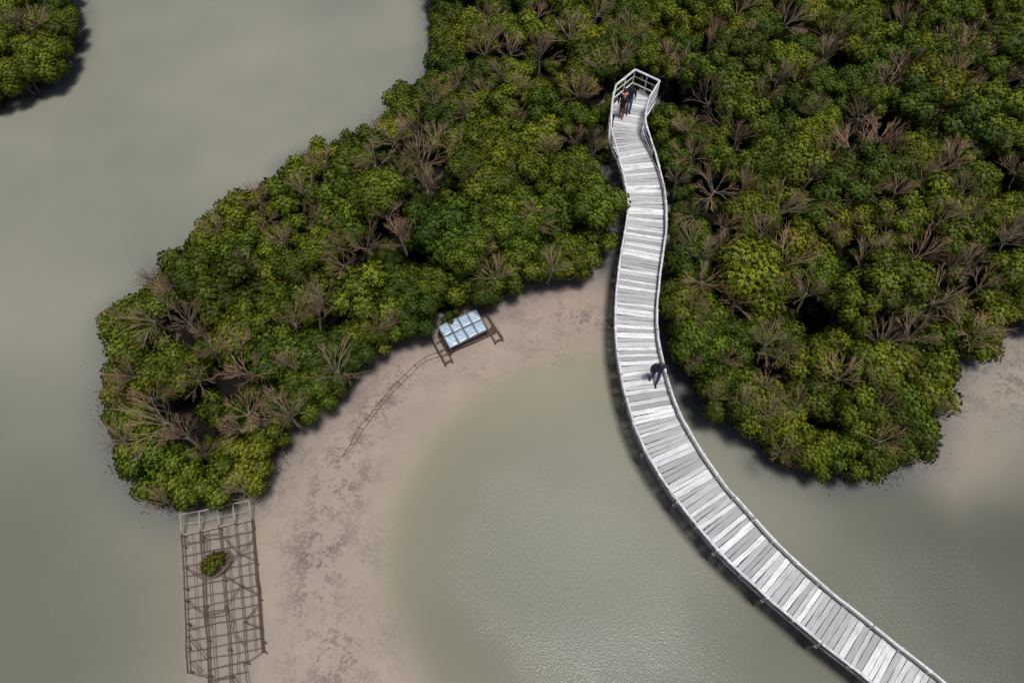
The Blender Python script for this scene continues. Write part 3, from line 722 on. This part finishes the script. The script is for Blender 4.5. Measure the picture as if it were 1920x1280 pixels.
for i, (root, (px, py), kind, word) in enumerate(trees):
    g = grove(px, py)
    root['category'] = 'tree'
    root['group'] = ('leafy mangroves in the ' if kind == 'green' else 'bare mangroves in the ') + g
    if i not in done:
        what = f'{word} leafy mangrove' if kind == 'green' else f'{word} bare brown-twigged mangrove'
        if g == 'right-hand grove': zone = ('upper ' if py < 320 else 'lower ') + ('left' if px < 1560 else 'right') + ' interior of the right-hand grove'
        elif g == 'long left grove': zone = ('lower' if px < 640 else 'upper') + ' interior of the long left grove'
        else: zone = g
        root['label'] = f'{what} in the {zone}'

# fringe of dark litter, fallen leaves and breathing roots along each shore: nobody could count it
def fringe(k, px_poly, seed):
    rr = random.Random(seed); mb = MB(); P = [at(x, y, .25) for x, y in px_poly]; P = [Vector((p.x, p.y, 0)) for p in P]; P.append(P[0]); S = arc(P)
    n = int(S[-1] * 170)
    for _ in range(n):
        dd = rr.random() * S[-1]; q = at_arc(P, S, dd)
        nn = abs(rr.gauss(0, 1)); sgn = rr.choice((-1, 1)); off = sgn * nn * (.12 + .14 * math.sin(dd * 1.3) ** 2 + .2 * (rr.random() ** 5))
        t = (at_arc(P, S, min(S[-1], dd + .1)) - at_arc(P, S, max(0, dd - .1))).normalized(); nv = Vector((-t.y, t.x, 0))
        c = q + nv * off
        px, py = to_px((c.x, c.y, 0))
        if not (-40 < px < 1960 and -40 < py < 1300): continue
        z = max(.02, .32 - nn * .13) * rr.random()
        if rr.random() < .25:
            mb.tube([(c.x, c.y, 0), (c.x + rr.gauss(0, .02), c.y + rr.gauss(0, .02), .06 + rr.random() * .14)], [.009, .004], 3, a=rr.random())
        else:
            a = Vector((rr.gauss(0, 1), rr.gauss(0, 1), rr.gauss(0, .5))).normalized() * rr.uniform(.02, .05); b = a.cross(Vector((rr.gauss(0, 1), rr.gauss(0, 1), rr.gauss(0, 1)))).normalized() * rr.uniform(.012, .03)
            m0 = len(mb.v); c3 = Vector((c.x, c.y, z + .03)); mb.v += [c3 - a, c3 - b, c3 + a, c3 + b]; mb.f.append((m0, m0 + 1, m0 + 2, m0 + 3)); mb.a += [rr.random()] * 4
    o = mb.build('shore_litter', M['litter'], None, False, 'tint'); tag(o, f'dark leaf litter and roots fringing the {k}', 'litter', None, 'stuff')
fringe('long left grove', LEFT[1:44], 1); fringe('right-hand grove', RIGHT[5:30], 2); fringe('top left islet', ISLE[2:8], 3)

# ---------------------------------------------------------------- tin-roofed fishing platform
def P3(px, py, z): return at(px, py, z)
hut_c = at(868, 640, 0)
hut = empty('fishing_platform', (hut_c.x, hut_c.y, 0), 0, 'low stilt platform under blue-grey metal sheets at the mangrove edge', 'fishing platform')
def hb(mb, name, mat, smooth=False):
    for v in range(len(mb.v)): mb.v[v] = Vector(mb.v[v]) - Vector((hut_c.x, hut_c.y, 0))
    return mb.build(name, mat, hut, smooth)
A, B, C_, D_ = P3(820.5, 611.5, .80), P3(892.5, 579, .80), P3(914, 617.5, .68), P3(843, 653, .68)
for r_ in range(2):
    for c_ in range(4):
        def q(u, v): return A.lerp(B, u).lerp(D_.lerp(C_, u), v)
        u0, u1 = c_ / 4 + .010, (c_ + 1) / 4 - .010; v0, v1 = r_ / 2 + .012, (r_ + 1) / 2 - .012; mb = MB(); n = 6; dz = rnd.uniform(-.01, .012); tx, ty = rnd.gauss(0, .012), rnd.gauss(0, .02)
        ju = [rnd.uniform(-.012, .012) for _ in range(4)]
        for i in range(n + 1):
            for j in range(n + 1):
                u = u0 + (u1 - u0) * i / n; v = v0 + (v1 - v0) * j / n; p = q(u + ju[0] * (j / n - .5), v + ju[1] * (i / n - .5)); p = p + Vector((0, 0, dz + tx * i / n + ty * j / n + .012 * math.sin(i * 1.9 + c_) * math.sin(j * 1.6 + r_) - .012)); mb.v.append(p); mb.a.append(0)
        for i in range(n):
            for j in range(n):
                a = i * (n + 1) + j; mb.f.append((a, a + n + 1, a + n + 2, a + 1))
        o = hb(mb, 'roof_sheet', M['sheet'], True); md = o.modifiers.new('thick', 'SOLIDIFY'); md.thickness = .012
def pole(pts, r, name, mat, b=hb, seg=6, wob=.015, n=4):
    mb = MB(); L = []
    for a, c in zip(pts[:-1], pts[1:]):
        for i in range(n): L.append(a.lerp(c, i / n) + Vector((rnd.uniform(-wob, wob), rnd.uniform(-wob, wob), rnd.uniform(-wob, wob))))
    L.append(pts[-1]); mb.tube(L, [r * rnd.uniform(.85, 1.1) for _ in L], seg); return b(mb, name, mat, True)
def q_(u, v, z): p = A.lerp(B, u).lerp(D_.lerp(C_, u), v); return Vector((p.x, p.y, z))
for u in (.02, .98):
    for v in (.03, .97): pole([q_(u, v, -.3), q_(u, v, .76 if v < .5 else .65)], .04, 'post', M['stick'])
for v, z in ((0.0, .765), (.5, .70), (1.0, .64)): pole([q_(-.02, v, z), q_(1.02, v, z)], .028, 'roof_beam', M['stick'])
for u in (0, .25, .5, .75, 1): pole([q_(u, -.02, .785), q_(u, 1.03, .66)], .02, 'rafter', M['stick'])
Z = .28
for a, b, r_ in (((805, 627), (835, 681), .034), ((822, 627), (848, 675), .026), ((902, 574), (943, 634), .034), ((892, 582), (929, 640), .026),
                 ((841, 661), (931, 621), .032), ((835, 680), (848, 674), .03), ((929, 640), (943, 633), .03), ((824, 659), (838, 651), .024), ((817, 643), (828, 637), .024),
                 ((829, 667), (842, 661), .024), ((919, 616), (928, 611), .024), ((908, 592), (914, 589), .02)):
    pole([P3(*a, Z), P3(*b, Z)], r_, 'platform_pole', M['stick'])
fl = MB()
for i in range(7):
    t = i / 6; a = P3(843 + 0, 661, Z - .05).lerp(P3(929, 622, Z - .05), t); b = P3(838, 648, Z - .05).lerp(P3(921, 610, Z - .05), t); a2 = a.lerp(b, 0); fl.tube([a, b], .022, 5)
fl.tube([P3(843, 657, Z - .02), P3(928, 618, Z - .02)], .03, 5); fl.tube([P3(841, 654, Z - .02), P3(925, 614, Z - .02)], .025, 5); hb(fl, 'floor_slats', cloth('reddish_board', (.17, .095, .075)), True)
for p in ((835, 681), (848, 675), (943, 634), (929, 640), (843, 661), (805, 627)):
    pole([P3(*p, Z + .06), Vector((P3(*p, Z).x, P3(*p, Z).y, -.3))], .028, 'stake', M['stick'])

# half-sunk pole ladder across the mud
lw = at(740, 745, 0)
ldr = empty('sunken_walkway', (lw.x, lw.y, 0), 0, 'thin two-pole walkway with rungs curving over the mud from the metal-roofed platform', 'walkway')
def lb(mb, name, mat, smooth=False):
    for v in range(len(mb.v)): mb.v[v] = Vector(mb.v[v]) - Vector((lw.x, lw.y, 0))
    return mb.build(name, mat, ldr, smooth)
U = [(820,660),(796.5,670),(778,684),(759,702),(745,715),(733,728),(714.6,750),(700,768),(686.5,785),(672,801),(657,832),(644,853)]
Lo = [(825,668),(800,676),(782.5,689),(766,706.5),(752,720),(740,732),(724,750),(710,766),(693.5,788.5),(682,804),(665,831),(652,850)]
for L_ in (U, Lo):
    mb = MB(); mb.tube([Vector((p.x, p.y, .095 + rnd.uniform(-.008, .01))) for p in crv([at(x, y, .1) for x, y in L_], 4)], .011, 5); lb(mb, 'side_pole', M['midstick'], True)
for a, b in zip(U, Lo):
    if rnd.random() < .9:
        ra, rb = at(*a, .12), at(*b, .12); e = (rb - ra) * rnd.uniform(.05, .35); pole([ra - e, rb + e * .3], .010, 'rung', M['midstick'], lb, 5, .004)
for i in range(0, 12, 2): pole([at(*U[i], .22), Vector((at(*U[i], .1).x, at(*U[i], .1).y, -.2))], .02, 'stake', M['stick'], lb, 5, .0, 1)
mb = MB(); mb.tube(crv([at(x, y, .045) for x, y in ((932, 613), (950, 607), (975, 603), (1000, 596), (1040, 592))], 5), .007, 5)
o = mb.build('mooring_rope', M['rope'], None, True); tag(o, 'thin brown rope trailing over the mud right of the metal-roofed platform', 'rope')

# ---------------------------------------------------------------- stick rack
rc = at(410, 1120, 0)
rack = empty('stick_rack', (rc.x, rc.y, 0), 0, 'large grid of tied sticks standing over mud below the left grove', 'stick rack')
def rb_(mb, name, mat, smooth=False):
    for v in range(len(mb.v)): mb.v[v] = Vector(mb.v[v]) - Vector((rc.x, rc.y, 0))
    return mb.build(name, mat, rack, smooth)
RZ = .36; S_ = 1 / 3.557
def cr(x, y, z): return at(310 + x * S_, 920 + y * S_, z)
TOPR = [(100,155),(225,138),(347,110),(448,85),(558,63)]; SECR = [(108,293),(232,268),(357,240),(463,213),(575,193)]
pole([cr(*p, .80) for p in TOPR], .023, 'top_pole', M['palestick'], rb_)
pole([cr(104 , 222, .58), cr(230, 205, .58), cr(352, 176, .58), cr(456, 150, .58), cr(566, 128, .58)], .011, 'top_pole', M['palestick'], rb_)
pole([cr(*p, RZ) for p in SECR], .022, 'cross_pole', M['palestick'], rb_)
for a, b in zip(TOPR, SECR): pole([cr(*a, .83), cr(*b, RZ)], .029, 'pale_upright', M['palestick'], rb_)
def lerp2(a, b, t): return (a[0] + (b[0] - a[0]) * t, a[1] + (b[1] - a[1]) * t)
LONG = [([(108,293),(125,560),(135,850),(150,1210)], .032, 'stick'), ([(232,268),(248,480),(258,760),(280,1000),(290,1290)], .036, 'stick'), ([(357,240),(378,420),(392,660),(418,980),(436,1290)], .032, 'midstick'),
        ([(463,213),(485,420),(502,650),(525,900),(540,1150)], .026, 'midstick'), ([(577,193),(600,480),(622,720),(650,1075)], .045, 'stick'),
        ([(180,290),(192,560),(205,860),(224,1225)], .014, 'midstick'), ([(275,262),(292,560),(312,860),(338,1290)], .020, 'midstick'), ([(405,240),(428,520),(448,850),(478,1060),(485,1290)], .016, 'midstick'), ([(530,205),(550,430),(575,740),(603,1080)], .015, 'midstick')]
for pts, r_, mt in LONG: pole([cr(*p, RZ + rnd.uniform(-.03, .03)) for p in pts], r_ * .85, 'long_pole', M[mt], rb_)
def edge_pt(pts, t):
    i = min(int(t * (len(pts) - 1)), len(pts) - 2); return lerp2(pts[i], pts[i + 1], t * (len(pts) - 1) - i)
LE = [(108,293),(125,560),(135,850),(150,1210)]; RE = [(577,193),(600,480),(622,720),(650,1075)]
def onL(y):
    for a, b in zip(LE[:-1], LE[1:]):
        if a[1] <= y <= b[1]: return (a[0] + (b[0] - a[0]) * (y - a[1]) / (b[1] - a[1]), y)
    return (150 + (y - 1210) * .04, y)
def onR(y):
    for a, b in zip(RE[:-1], RE[1:]):
        if a[1] <= y <= b[1]: return (a[0] + (b[0] - a[0]) * (y - a[1]) / (b[1] - a[1]), y)
    return (577, y) if y < 193 else (545, y)
y = 362
while y < 1290:
    a = onL(min(y, 1212) + 0); b = onR(y - 98 + rnd.uniform(-6, 6)) if y - 98 < 1075 else (540, y - 75)
    if y > 1212: a = (285, y - 20)
    m1 = lerp2(a, b, .33); m2 = lerp2(a, b, .66)
    pole([cr(*a, RZ + .03), cr(m1[0], m1[1] + rnd.uniform(-5, 5), RZ + .02), cr(m2[0], m2[1] + rnd.uniform(-5, 5), RZ + .03), cr(*b, RZ + .03)], rnd.uniform(.012, .018), 'cross_pole', M[rnd.choice(('stick', 'stick', 'midstick'))], rb_)
    y += 70 + rnd.uniform(-5, 5)
for a, b in (((375,300),(480,415)),((480,415),(590,462)),((578,330),(430,480)),((395,570),(500,632)),((500,632),(620,700)),((500,632),(400,775)),((612,765),(525,875)),((525,875),(630,922)),
             ((118,505),(262,600)),((130,730),(262,830)),((140,965),(280,1130)),((140,885),(200,930)),((455,960),(530,1035)),((112,295),(150,355)),((232,270),(262,400)),((262,770),(292,930)),((395,770),(440,875)),
             ((445,870),(430,945)),((240,300),(360,285)),((280,810),(395,790)),((285,848),(395,828)),((650,1075),(520,1165)),((520,1135),(548,1290)),((150,1210),(285,1248)),((290,1278),(440,1245)),((440,1250),(475,1290)),((160,1140),(240,1210))):
    pole([cr(*a, RZ + .05), cr(*lerp2(a, b, .5), RZ + .04), cr(*b, RZ + .05)], .017, 'brace', M['stick'], rb_, n=2)
for p in [(108,293),(115,365),(120,505),(125,650),(130,730),(140,885),(143,1045),(150,1210),(240,300),(250,545),(258,760),(280,1000),(290,1240),(357,245),(385,590),(400,780),(420,1060),(436,1240),(463,213),(485,420),(502,632),(525,875),(540,1150),
          (580,230),(600,480),(612,635),(622,720),(632,920),(652,1010),(650,1075)]:
    t_ = cr(*p, RZ + .10); pole([t_, Vector((t_.x + rnd.uniform(-.05, .05), t_.y + rnd.uniform(-.05, .05), -.3))], .018, 'stake', M['stick'], rb_, n=2)
    mb = MB(); mb.ball(cr(*p, RZ + .03), .036, 8, 5, (1, 1, .6)); rb_(mb, 'lashing', M['stick'], True)
# bush in its basket, set on the rack
bp = cr(330, 490, RZ + .12)
bush = empty('potted_bush', tuple(bp), .6, 'small leafy bush in a shallow basket resting on the stick rack', 'bush')
fo = bpy.data.objects.new('foliage', crown_mesh(77, 8, .42, .5, (.2, .3))); COL.objects.link(fo); fo.parent = bush; fo.location = (0, 0, .22); fo.scale = (.72, .52, .55); fo.color = (.8, .72, .7, 1)
mb = MB()
for i in range(5):
    rr_ = .28 + .05 * i; mb.tube([(rr_ * 1.25 * math.cos(a), rr_ * .9 * math.sin(a), -.12 + i * .05) for a in [2 * math.pi * k / 20 for k in range(21)]], .016, 5)
for k in range(14):
    a = 2 * math.pi * k / 14; mb.tube([(.25 * 1.2 * math.cos(a), .25 * .9 * math.sin(a), -.13), (.5 * 1.22 * math.cos(a), .5 * .9 * math.sin(a), .1)], .012, 5)
mb.tube([(.0, 0, -.13), (0, 0, -.125)], [.3, .3], 14)
mb.build('basket', M['midstick'], bush, True)

# ---------------------------------------------------------------- people
def skinned(name, chains, mat, parent, sub=1):
    """chains: lists of (point, radius); equal points are welded"""
    V = []; E = []; Rd = []
    def idx(p, r):
        for i, q in enumerate(V):
            if (Vector(q) - Vector(p)).length < 1e-4: return i
        V.append(tuple(p)); Rd.append(r); return len(V) - 1
    for ch in chains:
        prev = None
        for p, r in ch:
            i = idx(p, r)
            if prev is not None and prev != i: E.append((prev, i))
            prev = i
    me = bpy.data.meshes.new(name); me.from_pydata(V, E, []); me.materials.append(mat)
    o = bpy.data.objects.new(name, me); COL.objects.link(o); o.parent = parent
    md = o.modifiers.new('skin', 'SKIN'); md.use_smooth_shade = True
    for i, r in enumerate(Rd):
        s_ = me.skin_vertices[0].data[i]; s_.radius = r if isinstance(r, tuple) else (r, r); s_.use_root = (i == 0)
    ss = o.modifiers.new('sub', 'SUBSURF'); ss.levels = sub; ss.render_levels = sub
    return o
def person(loc, rz, J, label, group, c_top, c_leg, c_shoe, c_hair, hood=None, long_coat=False, scarf=None):
    """J: joints in metres, figure facing -Y"""
    r = empty('person', loc, rz, label, 'person', group)
    v = {k: Vector(p) for k, p in J.items()}
    pel, ch, nk, hd = v['pelvis'], v['chest'], v['neck'], v['head']
    up = (hd - nk).normalized(); fw = v['face'].normalized(); side = up.cross(fw).normalized()
    chains = [[(pel, .12), (pel.lerp(ch, .5), (.13, .10)), (ch, .135), (nk, .055), (hd - up * .06, .062), (hd, .088), (hd + up * .07, .07)], [(hd - up * .01, .05), (hd - up * .01 + fw * .1, .012)]]
    chains[1][0] = (hd, .088)
    for s_, L in ((1, 'l'), (-1, 'r')):
        sh, el, wr, hp, kn, an = v['sh' + L], v['el' + L], v['wr' + L], v['hip' + L], v['kn' + L], v['an' + L]
        d = (wr - el).normalized(); pm = wr + d * .055; out = d.cross(fw).normalized() if abs(d.dot(fw)) < .9 else side
        chains.append([(ch, .135), (sh, .052), (el, .040), (wr, .026), (pm, .034)])
        for k, (o_, ln) in enumerate(((-.030, .062), (-.010, .078), (.010, .072), (.028, .055))):
            a = pm + fw * o_ + d * .03; chains.append([(pm, .034), (a, .010), (a + d * ln * .5 + out * .006, .0085), (a + d * ln * .85 + out * .02 * s_, .007)])
        th = wr + d * .02 + fw * .03; chains.append([(pm, .034), (th, .011), (th + fw * .03 + d * .03, .009), (th + fw * .035 + d * .06, .0075)])
        chains.append([(pel, .12), (hp, .085), (kn, .058), (an, .038)])
    skinned('body', chains, M['skin'], r)
    # face
    for s_ in (-1, 1):
        mb = MB(); mb.ball(hd + fw * .075 + side * .032 * s_ + up * .01, .012, 8, 6); mb.build('eye', M['eye'], r, True)
        mb = MB(); mb.ball(hd + side * .088 * s_ - up * .005, .024, 8, 6, (.5, 1, 1.2)); mb.build('ear', M['skin'], r, True)
    mb = MB(); mb.ball(hd + fw * .078 - up * .052, .016, 8, 6, (1.4, 1, .45)); mb.build('mouth', cloth('lip', (.35, .12, .10)), r, True)
    # clothes
    ct = [[(pel - up * 0 + Vector((0, 0, -.04 if not long_coat else -.36)), (.20 if long_coat else .145)), (pel, .20 if long_coat else .15), (pel.lerp(ch, .5), (.155, .125)), (ch, .155), (nk - up * .03, .08)]]
    for L in 'lr': ct.append([(ch, .155), (v['sh' + L], .075), (v['el' + L], .060), (v['wr' + L] - (v['wr' + L] - v['el' + L]).normalized() * .03, .046)])
    skinned('jacket', ct, cloth('cloth_' + c_top[0], c_top[1]), r)
    lt = [[(pel + Vector((0, 0, -.02)), .13), (v['hip' + L], .07 if long_coat else .098), (v['kn' + L], .072), (v['an' + L] + Vector((0, 0, .03)), .056)] for L in 'lr']
    skinned('trousers', lt, cloth('cloth_' + c_leg[0], c_leg[1]), r)
    for L in 'lr':
        a = v['an' + L]; f_ = v['toe' + L].normalized() if 'toe' + L in v else Vector((0, -1, 0))
        skinned('shoe', [[(a - f_ * .05 + Vector((0, 0, -.045)), .04), (a + f_ * .04 + Vector((0, 0, -.045)), .042), (a + f_ * .15 + Vector((0, 0, -.052)), .034)]], cloth('cloth_' + c_shoe[0], c_shoe[1]), r)
    mb = MB(); mb.ball(hd - fw * .022 + up * .028, .104, 14, 10, (1, 1, 1.02)); mb.build('hair', cloth('hair_' + c_hair[0], c_hair[1]), r, True)
    if hood:
        mb = MB(); n = 12
        for i in range(n):
            for k in range(14):
                th = .55 + 2.0 * i / (n - 1); ph = 2 * math.pi * k / 14
                mb.v.append(hd + (-fw * .01) + fw * .128 * math.cos(th) * 1 + (side * math.cos(ph) + up * math.sin(ph)) * .13 * math.sin(th)); mb.a.append(0)
        for i in range(n - 1):
            for k in range(14): mb.f.append((i * 14 + k, i * 14 + (k + 1) % 14, (i + 1) * 14 + (k + 1) % 14, (i + 1) * 14 + k))
        mb.ball(nk - fw * .03, .11, 12, 8, (1.1, 1.1, .8)); mb.build('hood', cloth('cloth_' + c_top[0], c_top[1]), r, True)
    if scarf:
        mb = MB(); mb.ball(nk + Vector((0, 0, -.02)), .135, 14, 8, (1.25, 1.05, .62)); mb.ball(nk + Vector((.02, -.11, -.14)), .08, 10, 8, (.9, .5, 1.6)); mb.build('scarf', cloth('cloth_' + scarf[0], scarf[1]), r, True)
    return r
STD = dict(pelvis=(0, 0, .93), chest=(0, -.01, 1.28), neck=(0, 0, 1.47), head=(0, -.02, 1.60), face=(0, -1, -.15),
           shl=(.18, 0, 1.40), ell=(.25, .02, 1.12), wrl=(.24, -.10, .88), shr=(-.18, 0, 1.40), elr=(-.25, .02, 1.12), wrr=(-.23, -.10, .88),
           hipl=(.09, 0, .86), knl=(.10, -.03, .48), anl=(.10, 0, .09), hipr=(-.09, 0, .86), knr=(-.10, -.03, .48), anr=(-.10, .02, .09))
JA = dict(STD); JA.update(ell=(.27, -.03, 1.13), wrl=(.16, -.24, 1.02), knl=(.08, -.06, .48), anl=(.07, -.10, .09), knr=(-.07, -.02, .48), anr=(-.07, .08, .09), toel=(0, -1, 0))
pa = at(1164, 220, DZ)
person((pa.x, pa.y, DZ + .008), R(-8), JA, 'person in black coat, peach scarf and orange-red trousers on the viewing deck', 'couple on the viewing deck',
       ('black', (.012, .012, .016)), ('orange_red', (.42, .11, .05)), ('tan', (.55, .24, .12)), ('dark', (.02, .014, .012)), long_coat=True, scarf=('peach', (.72, .32, .22)))
JB = dict(STD); JB.update(ell=(.27, .03, 1.13), wrl=(.24, -.06, .90), knr=(-.08, -.06, .48), anr=(-.07, -.06, .09), face=(-.5, -.85, -.1))
pb = at(1176, 212, DZ)
person((pb.x, pb.y, DZ + .008), R(10), JB, 'person in a navy jacket and blue jeans with dark hair on the viewing deck', 'couple on the viewing deck',
       ('navy', (.012, .016, .045)), ('jeans', (.06, .14, .30)), ('blackshoe', (.012, .012, .014)), ('dark', (.02, .014, .012)))
JC = dict(STD); JC.update(pelvis=(0, .06, .90), chest=(.02, -.03, 1.22), neck=(.03, -.09, 1.39), head=(.03, -.14, 1.51), face=(.0, -.72, .62),
           shl=(.21, -.04, 1.32), ell=(.34, -.02, 1.06), wrl=(.37, -.14, .80), shr=(-.17, -.03, 1.32), elr=(-.27, 0, 1.06), wrr=(-.26, -.12, .82),
           hipl=(.09, .08, .82), knl=(.10, -.10, .47), anl=(.05, -.22, .09), hipr=(-.09, .08, .82), knr=(-.13, -.03, .46), anr=(-.17, .08, .09))
pc = at(1226, 713, DZ)
person((pc.x, pc.y, DZ + .008), R(-4), JC, 'person in dark navy hooded jacket striding along the boardwalk beside the right rail', None,
       ('navy_hood', (.016, .024, .060)), ('dark_jeans', (.025, .045, .10)), ('blackshoe', (.012, .012, .014)), ('brown', (.16, .08, .045)), hood=True)
